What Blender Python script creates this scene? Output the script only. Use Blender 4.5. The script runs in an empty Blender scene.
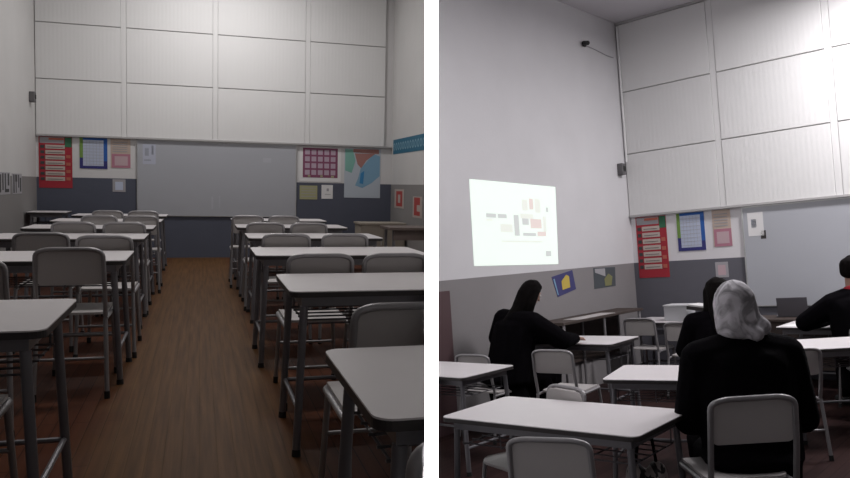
import bpy, bmesh, math, random
from mathutils import Vector, Matrix, Euler
random.seed(7)
scene = bpy.context.scene
COL = scene.collection
F, PX, PY = 760.0, 425.0, 239.0

# ------------------------------------------------------------------ the two rooms
def rot(p, y, r):
    cy, sy = math.cos(y), math.sin(y); cp, sp = math.cos(p), math.sin(p); cr, sr = math.cos(r), math.sin(r)
    Rz = Matrix(((cy, sy, 0), (-sy, cy, 0), (0, 0, 1)))
    Rx = Matrix(((1, 0, 0), (0, cp, sp), (0, -sp, cp)))
    Ry = Matrix(((cr, 0, sr), (0, 1, 0), (-sr, 0, cr)))
    return Ry @ Rx @ Rz
RL = rot(-0.068, -0.289, 0.021); CL = Vector((0, 0, 1.202))
RR = rot(0.032, 0.732, -0.065); CR = Vector((4.731, -9.395, 1.609))
up = (RL.col[2] + RR.col[2]).normalized()
fw = (Vector((0, 1, 0)) - up * up.y).normalized()
rt = fw.cross(up)
Q = Matrix((rt, fw, up))                      # eye axes -> world
EYE = Vector((0, 0, 1.45))
def room_matrix(R, c):
    M = (Q @ R).to_4x4()
    M.translation = EYE - (Q @ R) @ c
    return M
ML, MR = room_matrix(RL, CL), room_matrix(RR, CR)
ROOM = ML
RIGHT_AX = Q @ Vector((1, 0, 0)); FWD_AX = Q @ Vector((0, 1, 0)); UP_AX = Q @ Vector((0, 0, 1))

# ------------------------------------------------------------------ materials
MATS = {}
def mat(name, col, rough=.6, metal=0, emit=None, es=0, bump=0, bscale=60, vary=0, vscale=4, spec=.5):
    if name in MATS: return MATS[name]
    m = bpy.data.materials.new(name); m.use_nodes = True
    nt = m.node_tree; b = nt.nodes['Principled BSDF']
    b.inputs['Base Color'].default_value = (*col, 1)
    b.inputs['Roughness'].default_value = rough; b.inputs['Metallic'].default_value = metal
    b.inputs['Specular IOR Level'].default_value = spec
    tc = nt.nodes.new('ShaderNodeTexCoord')
    if vary:
        n = nt.nodes.new('ShaderNodeTexNoise'); n.inputs['Scale'].default_value = vscale; n.inputs['Detail'].default_value = 4
        nt.links.new(tc.outputs['Object'], n.inputs['Vector'])
        mx = nt.nodes.new('ShaderNodeMix'); mx.data_type = 'RGBA'
        mx.inputs[6].default_value = (*[c * (1 - vary) for c in col], 1)
        mx.inputs[7].default_value = (*[min(1, c * (1 + vary)) for c in col], 1)
        nt.links.new(n.outputs['Fac'], mx.inputs[0]); nt.links.new(mx.outputs[2], b.inputs['Base Color'])
    if bump:
        n = nt.nodes.new('ShaderNodeTexNoise'); n.inputs['Scale'].default_value = bscale
        nt.links.new(tc.outputs['Object'], n.inputs['Vector'])
        bp = nt.nodes.new('ShaderNodeBump'); bp.inputs['Strength'].default_value = bump; bp.inputs['Distance'].default_value = .01
        nt.links.new(n.outputs['Fac'], bp.inputs['Height']); nt.links.new(bp.outputs[0], b.inputs['Normal'])
    if emit:
        b.inputs['Emission Color'].default_value = (*emit, 1); b.inputs['Emission Strength'].default_value = es
    MATS[name] = m
    return m

def wall_mat(name, top, low, h, rough=.75):
    """painted wall: a band of darker paint up to height h (object z)"""
    m = bpy.data.materials.new(name); m.use_nodes = True; nt = m.node_tree; b = nt.nodes['Principled BSDF']
    tc = nt.nodes.new('ShaderNodeTexCoord'); sp = nt.nodes.new('ShaderNodeSeparateXYZ')
    nt.links.new(tc.outputs['Object'], sp.inputs[0])
    gt = nt.nodes.new('ShaderNodeMath'); gt.operation = 'GREATER_THAN'; gt.inputs[1].default_value = h
    nt.links.new(sp.outputs[2], gt.inputs[0])
    n = nt.nodes.new('ShaderNodeTexNoise'); n.inputs['Scale'].default_value = 1.7; n.inputs['Detail'].default_value = 5
    nt.links.new(tc.outputs['Object'], n.inputs['Vector'])
    mx = nt.nodes.new('ShaderNodeMix'); mx.data_type = 'RGBA'
    mx.inputs[6].default_value = (*low, 1); mx.inputs[7].default_value = (*top, 1)
    nt.links.new(gt.outputs[0], mx.inputs[0])
    m2 = nt.nodes.new('ShaderNodeMix'); m2.data_type = 'RGBA'; m2.blend_type = 'MULTIPLY'; m2.inputs[0].default_value = .14
    nt.links.new(mx.outputs[2], m2.inputs[6]); nt.links.new(n.outputs['Fac'], m2.inputs[7])
    nt.links.new(m2.outputs[2], b.inputs['Base Color']); b.inputs['Roughness'].default_value = rough
    n3 = nt.nodes.new('ShaderNodeTexNoise'); n3.inputs['Scale'].default_value = 45
    nt.links.new(tc.outputs['Object'], n3.inputs['Vector'])
    bp = nt.nodes.new('ShaderNodeBump'); bp.inputs['Strength'].default_value = .12; bp.inputs['Distance'].default_value = .01
    nt.links.new(n3.outputs['Fac'], bp.inputs['Height']); nt.links.new(bp.outputs[0], b.inputs['Normal'])
    return m

def panel_mat():
    m = bpy.data.materials.new('ribbed_white_panel'); m.use_nodes = True; nt = m.node_tree; b = nt.nodes['Principled BSDF']
    b.inputs['Base Color'].default_value = (.72, .715, .71, 1); b.inputs['Roughness'].default_value = .6
    tc = nt.nodes.new('ShaderNodeTexCoord'); w = nt.nodes.new('ShaderNodeTexWave')
    w.wave_type = 'BANDS'; w.bands_direction = 'X'; w.inputs['Scale'].default_value = 5.5
    nt.links.new(tc.outputs['Object'], w.inputs['Vector'])
    bp = nt.nodes.new('ShaderNodeBump'); bp.inputs['Strength'].default_value = .07; bp.inputs['Distance'].default_value = .01
    nt.links.new(w.outputs['Fac'], bp.inputs['Height']); nt.links.new(bp.outputs[0], b.inputs['Normal'])
    return m

def floor_mat(name, dark, lite, worn, aisle):
    m = bpy.data.materials.new(name); m.use_nodes = True; nt = m.node_tree; b = nt.nodes['Principled BSDF']
    L = nt.links.new
    tc = nt.nodes.new('ShaderNodeTexCoord'); mp = nt.nodes.new('ShaderNodeMapping')
    mp.inputs['Rotation'].default_value = (0, 0, math.pi / 2)
    L(tc.outputs['Object'], mp.inputs[0])
    br = nt.nodes.new('ShaderNodeTexBrick'); br.offset = .37
    br.inputs['Scale'].default_value = 1; br.inputs['Brick Width'].default_value = 1.7; br.inputs['Row Height'].default_value = .075
    br.inputs['Mortar Size'].default_value = .003; br.inputs['Mortar Smooth'].default_value = .4; br.inputs['Bias'].default_value = 0
    br.inputs['Color1'].default_value = (*dark, 1); br.inputs['Color2'].default_value = (*lite, 1)
    br.inputs['Mortar'].default_value = (*[c * .35 for c in dark], 1)
    L(mp.outputs[0], br.inputs[0])
    # grain
    m3 = nt.nodes.new('ShaderNodeMapping'); m3.inputs['Scale'].default_value = (24, .9, 1); L(tc.outputs['Object'], m3.inputs[0])
    g = nt.nodes.new('ShaderNodeTexNoise'); g.inputs['Scale'].default_value = 1.5; g.inputs['Detail'].default_value = 6; L(m3.outputs[0], g.inputs['Vector'])
    mu = nt.nodes.new('ShaderNodeMix'); mu.data_type = 'RGBA'; mu.blend_type = 'MULTIPLY'; mu.inputs[0].default_value = .55
    L(br.outputs[0], mu.inputs[6]); L(g.outputs['Fac'], mu.inputs[7])
    # worn walkway between the desk columns
    sp = nt.nodes.new('ShaderNodeSeparateXYZ'); L(tc.outputs['Object'], sp.inputs[0])
    sb = nt.nodes.new('ShaderNodeMath'); sb.operation = 'SUBTRACT'; L(sp.outputs[0], sb.inputs[0]); sb.inputs[1].default_value = aisle[0]
    ab = nt.nodes.new('ShaderNodeMath'); ab.operation = 'ABSOLUTE'; L(sb.outputs[0], ab.inputs[0])
    n2 = nt.nodes.new('ShaderNodeTexNoise'); n2.inputs['Scale'].default_value = 3.0; L(tc.outputs['Object'], n2.inputs['Vector'])
    ad = nt.nodes.new('ShaderNodeMath'); ad.operation = 'MULTIPLY_ADD'; L(n2.outputs['Fac'], ad.inputs[0]); ad.inputs[1].default_value = .3; L(ab.outputs[0], ad.inputs[2])
    mr = nt.nodes.new('ShaderNodeMapRange'); mr.inputs[1].default_value = aisle[1]; mr.inputs[2].default_value = aisle[1] + .22
    mr.inputs[3].default_value = 1; mr.inputs[4].default_value = 0; L(ad.outputs[0], mr.inputs[0])
    mw = nt.nodes.new('ShaderNodeMix'); mw.data_type = 'RGBA'; mw.blend_type = 'MIX'
    sc_ = nt.nodes.new('ShaderNodeMath'); sc_.operation = 'MULTIPLY'; sc_.inputs[1].default_value = .75; L(mr.outputs[0], sc_.inputs[0])
    L(sc_.outputs[0], mw.inputs[0]); L(mu.outputs[2], mw.inputs[6])
    gw = nt.nodes.new('ShaderNodeMix'); gw.data_type = 'RGBA'; gw.blend_type = 'MULTIPLY'; gw.inputs[0].default_value = .9
    gw.inputs[6].default_value = (*worn, 1); L(g.outputs['Fac'], gw.inputs[7]); L(gw.outputs[2], mw.inputs[7])
    L(mw.outputs[2], b.inputs['Base Color'])
    b.inputs['Roughness'].default_value = .5; b.inputs['Specular IOR Level'].default_value = .06
    bp = nt.nodes.new('ShaderNodeBump'); bp.inputs['Strength'].default_value = .3; bp.inputs['Distance'].default_value = .004
    L(br.outputs['Fac'], bp.inputs['Height']); bp.invert = True; L(bp.outputs[0], b.inputs['Normal'])
    return m

def scarf_mat():
    m = bpy.data.materials.new('marbled_grey_scarf'); m.use_nodes = True; nt = m.node_tree; b = nt.nodes['Principled BSDF']
    tc = nt.nodes.new('ShaderNodeTexCoord'); n = nt.nodes.new('ShaderNodeTexNoise')
    n.inputs['Scale'].default_value = 9; n.inputs['Detail'].default_value = 3; n.inputs['Distortion'].default_value = 2.2
    nt.links.new(tc.outputs['Object'], n.inputs['Vector'])
    r = nt.nodes.new('ShaderNodeValToRGB'); r.color_ramp.elements[0].position = .38; r.color_ramp.elements[1].position = .6
    r.color_ramp.elements[0].color = (.25, .24, .255, 1); r.color_ramp.elements[1].color = (.58, .56, .6, 1)
    nt.links.new(n.outputs['Fac'], r.inputs[0]); nt.links.new(r.outputs[0], b.inputs['Base Color'])
    b.inputs['Roughness'].default_value = .8
    return m

TOP = mat('white_desk_laminate', (.66, .63, .64), .38, vary=.04, vscale=7)
EDGE = mat('dark_edge_band', (.03, .025, .025), .5)
TUBE = mat('grey_enamelled_tube', (.17, .165, .18), .38, metal=.35)
CHAIRTUBE = mat('pale_grey_tube', (.30, .29, .30), .35, metal=.4)
SHELL = mat('grey_laminate', (.46, .435, .43), .42, vary=.06, vscale=5)
RUBBER = mat('black_rubber', (.012, .012, .012), .7)
WIRE = mat('grey_wire', (.12, .115, .125), .4, metal=.4)
WHITEP = mat('white_trim_paint', (.78, .78, .78), .6)
SHADOWGAP = mat('grey_joint_filler', (.42, .41, .41), .8)
BOARD = mat('white_board_enamel', (.40, .41, .445), .28, vary=.03, vscale=1.2)
ALU = mat('aluminium_edge', (.5, .5, .5), .35, metal=.8)
PAPER = mat('white_paper', (.72, .71, .71), .8)
BLACKC = mat('black_cloth', (.003, .0025, .0035), .95, bump=.3, bscale=200, spec=.04)
HAIR = mat('black_hair', (.004, .003, .003), .8, bump=.4, bscale=90, spec=.06)
SKIN = mat('skin', (.34, .2, .15), .55)
PANEL = panel_mat()

# ------------------------------------------------------------------ object helpers
def link(o, parent=None):
    COL.objects.link(o)
    if parent is not None: o.parent = parent
    return o
def obj(name, bm, m, parent=None, smooth=None):
    me = bpy.data.meshes.new(name)
    bmesh.ops.recalc_face_normals(bm, faces=bm.faces)
    bm.to_mesh(me); bm.free()
    ms = m if isinstance(m, (list, tuple)) else [m]
    for x in ms: me.materials.append(x)
    if smooth is not None:
        for p in me.polygons: p.use_smooth = True
        me.set_sharp_from_angle(angle=math.radians(smooth))
    return link(bpy.data.objects.new(name, me), parent)
TOPS = []
def tag(o, label, cat, group=None):
    o['label'] = label; o['category'] = cat
    if group: o['group'] = group
    TOPS.append(o); return o
def place(o, loc=(0, 0, 0), rz=0, rx=0, ry=0, room=None):
    o.matrix_world = (room or ROOM) @ Matrix.LocRotScale(Vector(loc), Euler((rx, ry, rz)), None)
    return o
def thing(name, label, cat, loc=(0, 0, 0), rz=0, group=None):
    o = link(bpy.data.objects.new(name, None)); o.empty_display_size = .1
    tag(o, label, cat, group); place(o, loc, rz); return o
def struct(name, bm, m, smooth=None):
    o = obj(name, bm, m, None, smooth); o['kind'] = 'structure'; o.matrix_world = ROOM.copy(); return o
def dup(root, loc, rz, label, group=None):
    def rec(o, par):
        c = o.copy(); COL.objects.link(c)
        if par is not None: c.parent = par
        for ch in o.children: rec(ch, c)
        return c
    r = rec(root, None); place(r, loc, rz); r['label'] = label
    if group: r['group'] = group
    TOPS.append(r); return r

def box(bm, x0, x1, y0, y1, z0, z1, bev=0):
    vs = [bm.verts.new(p) for p in ((x0,y0,z0),(x1,y0,z0),(x1,y1,z0),(x0,y1,z0),(x0,y0,z1),(x1,y0,z1),(x1,y1,z1),(x0,y1,z1))]
    fs = [bm.faces.new([vs[i] for i in f]) for f in ((0,3,2,1),(4,5,6,7),(0,1,5,4),(1,2,6,5),(2,3,7,6),(3,0,4,7))]
    if bev:
        es = list({e for f in fs for e in f.edges})
        bmesh.ops.bevel(bm, geom=es, offset=bev, segments=2, affect='EDGES', profile=.5)
    return bm
def newbox(*a, **k): return box(bmesh.new(), *a, **k)
def rrect(w, h, r, n=6, cx=0, cy=0, rb=None):
    rb = r if rb is None else rb
    pts = []
    for (sx, sy, a0, rr) in ((1, 1, 0, r), (-1, 1, 90, r), (-1, -1, 180, rb), (1, -1, 270, rb)):
        for i in range(n + 1):
            a = math.radians(a0 + 90 * i / n)
            pts.append((cx + sx * (w / 2 - rr) + rr * math.cos(a), cy + sy * (h / 2 - rr) + rr * math.sin(a)))
    return pts
def prism(bm, pts, to3, t):
    """extrude a 2-D outline; to3(x,y,d) gives the point at depth d (0..t)"""
    a = [bm.verts.new(to3(x, y, 0)) for x, y in pts]; b = [bm.verts.new(to3(x, y, t)) for x, y in pts]
    bm.faces.new(a); bm.faces.new(b[::-1])
    for i in range(len(pts)):
        j = (i + 1) % len(pts); bm.faces.new((a[i], b[i], b[j], a[j]))
    return bm
def smooth_path(pts, r=.04, n=5):
    P = [Vector(p) for p in pts]; out = [P[0]]
    for i in range(1, len(P) - 1):
        a, b, c = P[i-1], P[i], P[i+1]
        d1, d2 = (a - b), (c - b); k = min(r, d1.length * .49, d2.length * .49)
        s, e = b + d1.normalized() * k, b + d2.normalized() * k
        for j in range(n + 1):
            t = j / n; out.append(s * (1-t)**2 + b * 2 * t * (1-t) + e * t * t)
    out.append(P[-1]); return out
def tube(bm, pts, r, seg=10, bend=0, cap=True):
    P = smooth_path(pts, bend) if bend else [Vector(p) for p in pts]
    rings = []; prev = None
    for i, p in enumerate(P):
        d = (P[min(i+1, len(P)-1)] - P[max(i-1, 0)]).normalized()
        if prev is None:
            u = d.orthogonal().normalized()
        else:
            u = (prev - d * prev.dot(d)).normalized()
        prev = u; v = d.cross(u)
        rr = r[i] if isinstance(r, list) else r
        rings.append([bm.verts.new(p + (u * math.cos(2*math.pi*k/seg) + v * math.sin(2*math.pi*k/seg)) * rr) for k in range(seg)])
    for a, b in zip(rings, rings[1:]):
        for k in range(seg):
            bm.faces.new((a[k], a[(k+1) % seg], b[(k+1) % seg], b[k]))
    if cap: bm.faces.new(rings[0][::-1]); bm.faces.new(rings[-1])
    return bm
def ntube(*a, **k): return tube(bmesh.new(), *a, **k)
def ellipsoid(bm, c, r, seg=20, rotm=None):
    M = Matrix.Translation(Vector(c)) @ (rotm.to_4x4() if rotm else Matrix.Identity(4)) @ Matrix.Diagonal((*r, 1))
    bmesh.ops.create_uvsphere(bm, u_segments=seg, v_segments=seg // 2, radius=1, matrix=M); return bm

# ------------------------------------------------------------------ desk
DW, DD, DH = 1.16, .67, .74
def make_desk(w, d, label, loc, rz, group, wires=True):
    t = thing('school_desk', label, 'desk', loc, rz, group)
    # tabletop with rounded corners, origin at near-left corner
    T = .022
    bm = bmesh.new(); prism(bm, rrect(w, d, .045, 6, w/2, d/2), lambda x, y, q: (x, y, DH - .0045 + q), .0045)
    top = obj('tabletop', bm, TOP, t)
    bm = bmesh.new(); prism(bm, rrect(w, d, .045, 6, w/2, d/2), lambda x, y, q: (x, y, DH - T - .005 + q), T - .0002)
    obj('edge_band', bm, EDGE, top)
    zt = DH - T - .006
    ix, iy = .055, .05
    bm = bmesh.new(); hh = .045
    for a, b, c, e in ((ix, w-ix, iy, iy+.022), (ix, w-ix, d-iy-.022, d-iy), (ix, ix+.022, iy+.022, d-iy-.022), (w-ix-.022, w-ix, iy+.022, d-iy-.022)):
        box(bm, a, b, c, e, zt - hh, zt - .0005)
    obj('under_frame', bm, TUBE, t)
    for sx in (0, 1):
        for sy in (0, 1):
            x = ix if sx == 0 else w - ix; y = iy if sy == 0 else d - iy
            x += .012 * (1 if sx == 0 else -1); y += .012 * (1 if sy == 0 else -1)
            bm = bmesh.new()
            ox, oy = (-.03 if sx == 0 else .03), (-.02 if sy == 0 else .02)
            tube(bm, [(x, y, zt - .046), (x + ox, y + oy, .03)], .0175, 12)
            l = obj('leg', bm, TUBE, t, 40)
            bm = bmesh.new(); tube(bm, [(x + ox, y + oy, .0295), (x + ox*1.01, y + oy*1.01, 0)], [.019, .021], 12)
            obj('rubber_foot', bm, RUBBER, l, 40)
    for sx in (0, 1):
        x = ix - .008 if sx == 0 else w - ix + .008
        bm = bmesh.new(); tube(bm, [(x, iy, .2), (x, d - iy, .2)], .011, 8)
        obj('side_rail', bm, TUBE, t, 40)
    bm = bmesh.new(); tube(bm, [(ix, d - iy - .01, .2), (w - ix, d - iy - .01, .2)], .011, 8)
    obj('foot_rail', bm, TUBE, t, 40)
    if wires:
        bm = bmesh.new(); z = zt - .13
        for i in range(6):
            y = iy + .05 + i * (d - 2*iy - .1) / 5
            tube(bm, [(ix + .015, y, z), (w - ix - .015, y, z)], .0045, 6)
        for i in range(5):
            x = ix + .03 + i * (w - 2*ix - .06) / 4
            tube(bm, [(x, iy + .04, z + .075), (x, iy + .045, z - .008), (x, d - iy - .045, z - .008), (x, d - iy - .04, z + .075)], .0045, 6)
        obj('wire_book_rack', bm, WIRE, t)
    return t

# ------------------------------------------------------------------ chair (faces +y, origin below the middle of its back)
CHW = .37
def make_chair(label, loc, rz, group, z=0):
    t = thing('school_chair', label, 'chair', loc, rz, group)
    w, sz, bt, sd = CHW, .45, .84, .56
    hw = w / 2 - .012
    # back frame: an arch of tube that leans back
    obj('back_frame', ntube([(-hw, .055, sz), (-hw, .02, .62), (-hw + .004, -.005, bt - .03), (-hw + .06, -.012, bt - .012), (hw - .06, -.012, bt - .012),
                    (hw - .004, -.005, bt - .03), (hw, .02, .62), (hw, .055, sz)], .0125, 10, .05), CHAIRTUBE, t, 50)
    # curved backrest panel
    bm = bmesh.new(); n = 12
    def bpnt(x, y, q):
        return (x, .008 - y * .09 + .9 * (0.018 - .018 * (x / .17) ** 2) * .9 + q, .722 + y)
    bt_pts = rrect(w - .035, .185, .05, 6, 0, 0, .03)
    fr = [bm.verts.new(bpnt(x, y, 0)) for x, y in bt_pts]; bk = [bm.verts.new(bpnt(x, y, .011)) for x, y in bt_pts]
    cf = bm.verts.new(bpnt(0, 0, 0)); cb = bm.verts.new(bpnt(0, 0, .011))
    m = len(bt_pts)
    for i in range(m):
        j = (i+1) % m
        bm.faces.new((fr[i], fr[j], cf)); bm.faces.new((bk[j], bk[i], cb)); bm.faces.new((fr[i], bk[i], bk[j], fr[j]))
    obj('backrest', bm, SHELL, t, 30)
    # seat: rounded slab, edge rolled down at the front
    bm = bmesh.new(); prism(bm, rrect(w - .03, sd - .1, .06, 6, 0, .10 + (sd - .1) / 2), lambda x, y, q: (x, y, sz + .001 + q - .25 * max(0, y - .5) ), .013)
    s = obj('seat', bm, SHELL, t)
    # seat frame: U of tube around the seat, side arms run to the back legs
    obj('seat_frame', ntube([(-hw - .002, .045, sz - .012), (-hw - .004, sd - .02, sz - .012), (hw + .004, sd - .02, sz - .012), (hw + .002, .045, sz - .012)], .0125, 10, .07), CHAIRTUBE, t, 50)
    for s_ in (-1, 1):
        for fr_ in (0, 1):
            p0 = Vector((s_ * hw, .05, sz - .012)) if fr_ == 0 else Vector((s_ * (hw - .015), sd - .03, sz - .012))
            p1 = Vector((s_ * (hw + .012), -.01, .02)) if fr_ == 0 else Vector((s_ * (hw + .004), sd + .02, .02))
            l = obj('leg', ntube([p0, p1], .0125, 10), CHAIRTUBE, t, 50)
            obj('foot_cap', ntube([p1 - (p1-p0).normalized()*.02, p1, Vector((p1.x, p1.y, 0))], .0155, 10), RUBBER, l, 50)
    obj('stretcher', ntube([(-hw - .006, .02, .22), (hw + .006, .02, .22)], .009, 8), CHAIRTUBE, t, 50)
    obj('stretcher', ntube([(-hw, sd - .01, .25), (hw, sd - .01, .25)], .009, 8), CHAIRTUBE, t, 50)
    return t

# ------------------------------------------------------------------ flat printed things on walls
def onwall(axis, at, out):
    """returns f(u,z,d): a point d metres off the wall. axis 'x' -> back wall (u = x), 'y' -> side wall (u = y)"""
    if axis == 'x': return lambda u, z, d: (u, at + out * d, z)
    return lambda u, z, d: (at + out * d, u, z)
def sheet(name, u0, u1, z0, z1, f, m, parent=None, t=.004, d0=.0015, rnd=0):
    bm = bmesh.new()
    pts = rrect(u1-u0, z1-z0, rnd, 3, (u0+u1)/2, (z0+z1)/2) if rnd else [(u0, z0), (u1, z0), (u1, z1), (u0, z1)]
    prism(bm, pts, lambda x, y, q: f(x, y, d0 + q), t)
    return obj(name, bm, m, parent)
PATTERN = ('grid_line', 'text_line', 'drawn_stroke', 'chart_cell', 'sheet_drawing', 'red_letter')
def marks(name, rects, f, m, parent, d0, t=.0012):
    if name not in PATTERN and len(rects) > 1:
        for r in rects: marks(name, [r], f, m, parent, d0, t)
        return
    bm = bmesh.new()
    for (a, b, c, e) in rects:
        prism(bm, [(a, c), (b, c), (b, e), (a, e)], lambda x, y, q: f(x, y, d0 + q), t)
    return obj(name, bm, m, parent)
def poster(name, label, cat, u0, u1, z0, z1, f, m, layers, group=None, room=None):
    base = sheet(name, u0, u1, z0, z1, f, m)
    tag(base, label, cat, group)
    W, H = u1 - u0, z1 - z0; d = .0057
    for ln, lm, rs in layers:
        marks(ln, [(u0 + a*W, u0 + b*W, z0 + c*H, z0 + e*H) for a, b, c, e in rs], f, lm, base, d); d += .0014
    base.matrix_world = ROOM.copy()
    return base
def C(n, r, g, b): return mat(n, (r, g, b), .7)
RED = C('poster_red', .36, .02, .035); CREAM = C('poster_cream', .5, .42, .38); GREEN = C('poster_green', .03, .14, .07); ORANGE = C('poster_orange', .45, .12, .08)
BLUE = C('frame_blue', .02, .10, .36); NAVY = C('frame_navy', .03, .03, .16); LIME = C('frame_green', .16, .28, .06); PALEB = C('sheet_pale_blue', .5, .55, .68)
PINK = C('poster_pink', .42, .18, .24); ROSE = C('poster_rose', .5, .36, .39); BEIGE = C('poster_beige', .5, .4, .34); WINE = C('grid_wine', .22, .06, .12)
LILAC = C('grid_lilac', .45, .34, .42); MAPB = C('map_blue', .2, .36, .5); MAPG = C('map_green', .2, .42, .36); MAPR = C('map_red', .35, .17, .15); MAPW = C('map_pale', .45, .5, .56)
YEL = C('paper_yellow', .36, .35, .2); TEAL = C('banner_teal', .015, .12, .2); DARKP = C('drawing_dark', .05, .05, .05); YELL2 = C('drawing_yellow', .55, .42, .08); INDIGO = C('drawing_indigo', .05, .05, .16)
GREYP = C('paper_grey', .35, .34, .36)
CREAMW = C('wood_cream', .30, .265, .22)

def wall_posters(f, x, z, side):
    """the row of papers shared by both views. x: list of edges, z: dict"""
    s = side
    rows = [(.2, .78, .14 + i * .104, .215 + i * .104) for i in range(7)]
    poster('rules_poster', 'tall red poster with white rows left of the framed chart ' + s, 'poster', x[0], x[1], z['r0'], z['t'], f, RED,
        [('title_band', GREYP, [(.03, .76, .87, .99)]), ('corner_patch', GREEN, [(.78, .99, .8, .99)]),
         ('printed_row', CREAM, rows), ('pictogram', DARKP, [(.05, .17, a + .01, b - .01) for _, _, a, b in rows]),
         ('orange_dot', ORANGE, [(.82, .95, .15 + i*.145, .21 + i*.145) for i in range(4)]), ('title_text', ORANGE, [(.3, .75, .935, .975)]),
         ('text_line', DARKP, [(.26, .72, a + .028, a + .036) for _, _, a, b in rows])])
    fr = poster('framed_chart', 'gridded chart in blue and green frame ' + s, 'chart', x[2], x[3], z['c0'], z['t'], f, PALEB,
        [('frame_side', BLUE, [(.86, 1, .25, 1), (.12, .86, .93, 1)]), ('frame_side', NAVY, [(0, 1, 0, .09), (.86, 1, .09, .25), (0, .12, .09, .35)]),
         ('frame_side', LIME, [(0, .12, .35, 1)]), ('grid_line', GREYP, [(.14, .84, .14 + i*.1, .148 + i*.1) for i in range(8)] + [(.24 + i*.12, .247 + i*.12, .12, .91) for i in range(5)])])
    poster('notice_poster', 'beige and pink notice poster beside the whiteboard ' + s, 'poster', x[4], x[5], z['p0'], z['t'], f, BEIGE,
        [('pink_block', PINK, [(.05, 1, .0, .48)]), ('pale_panel', ROSE, [(.2, .86, .08, .40)]), ('text_line', GREYP, [(.1, .85, .55 + i*.08, .575 + i*.08) for i in range(5)])])
    poster('wall_notice', 'small square paper notice under the pink poster ' + s, 'paper', x[6], x[7], z['n0'], z['n1'], f, GREYP,
        [('inner_sheet', PALEB if s.startswith('in the left') else ROSE, [(.2, .8, .15, .8)])])

def clipped_shell(name, bm, m): return struct(name, bm, m)

# ================================================================== LEFT VIEW
ROOM = ML
XL, XR, YB = -2.357, 3.143, 12.68
ZR, ZW = 1.874, 1.238
CEIL = 5.0
WL = wall_mat('left_room_back_paint', (.66, .65, .65), (.082, .09, .125), ZW)
WLS = wall_mat('left_room_side_paint', (.60, .59, .58), (.24, .23, .225), ZW)
FL = floor_mat('left_room_floorboards', (.095, .032, .017), (.12, .042, .022), (.21, .112, .045), (-.02, .5))
struct('floor', newbox(XL - .1, XR + .1, -.6, YB + .1, -.12, 0), FL)
struct('ceiling', newbox(XL - .1, XR + .1, -.6, YB + .1, CEIL, CEIL + .1), WHITEP)
struct('wall_back', newbox(XL - .1, XR + .1, YB, YB + .12, 0, CEIL), WL)
struct('wall_left', newbox(XL - .12, XL, -.6, YB, 0, CEIL), WLS)
struct('wall_right', newbox(XR, XR + .12, 4.0, YB, 0, CEIL), WLS)

def upper_panels(y, xs, zs, x_end, name, tname, y_out=-.035):
    """large flat boards above the rail, separated by thin joints and flush battens"""
    bm = bmesh.new()
    for i in range(len(xs) - 1):
        for k in range(len(zs) - 1):
            a, b = xs[i] + (.040 if i else .0), xs[i+1] - (.040 if i < len(xs) - 2 else 0)
            box(bm, a, b, y + y_out, y - .002, zs[k] + .007, zs[k+1] - .007, .004)
    struct(name, bm, PANEL)
    bm = bmesh.new()
    for x in xs[1:-1]: box(bm, x - .037, x + .037, y + y_out + .006, y - .002, zs[0], zs[-1], .003)
    struct(tname + '1', bm, PANEL)
    bm = bmesh.new()
    for z in zs[1:-1]: box(bm, xs[0], xs[-1], y + y_out + .022, y - .001, z - .008, z + .008)
    struct(tname + '2', bm, SHADOWGAP)
    bm = newbox(xs[0], x_end, y - .06, y - .001, zs[0] - .022, zs[0] + .006, .003)
    struct(tname + '3', bm, SHADOWGAP)
upper_panels(YB, [XL + .01, -1.119, .238, 1.70, 3.0], [ZR, 2.704, 3.537, 4.4, CEIL - .01], XR - .003, 'wall_panels', 'trim_')
# white board paint strip behind papers is the wall itself (white above the grey band)

fb = onwall('x', YB, -1)
wall_posters(fb, [-2.322, -1.86, -1.755, -1.362, -1.316, -1.03, -1.291, -1.104], {'t': 1.848, 'r0': 1.075, 'c0': 1.38, 'p0': 1.403, 'n0': 1.03, 'n1': 1.226}, 'in the left room')
def whiteboard(x0, x1, z0, z1, label, f, extra):
    t = thing('whiteboard', label, 'whiteboard'); 
    sheet('writing_surface', x0 + .012, x1 - .012, z0 + .012, z1 - .012, f, BOARD, t, .018)
    bm = bmesh.new()
    for (a, b, c, e) in ((x0, x1, z0, z0+.014), (x0, x1, z1-.014, z1), (x0, x0+.014, z0+.014, z1-.014), (x1-.014, x1, z0+.014, z1-.014)):
        prism(bm, [(a, c), (b, c), (b, e), (a, e)], lambda x, y, q: f(x, y, .0015 + q), .024)
    obj('board_frame', bm, ALU, t)
    for (nm, m_, rs) in extra:
        marks(nm, rs, f, m_, t, .020)
    return t
SMUDGE = C('marker_smudge', .34, .36, .42); SMUD2 = C('faint_marker', .45, .46, .5)
wb = whiteboard(-.94, 1.53, .66, 1.852, 'wide blank whiteboard on the back wall of the left room', fb,
    [('taped_sheet', C('sheet_bluegrey', .44, .46, .55), [(-.85, -.66, 1.47, 1.78)]), ('sheet_drawing', SMUDGE, [(-.82, -.76, 1.6, 1.72), (-.72, -.69, 1.62, 1.76), (-.83, -.73, 1.52, 1.545)]),
     ('marker_smudge', SMUD2, [(.99, 1.12, 1.55, 1.62), (.18, .21, .78, .98), (.3, .315, .8, 1.0)])])
bpth = [(.06, .94, .05 + i*.185, .165 + i*.185) for i in range(5)]
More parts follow.
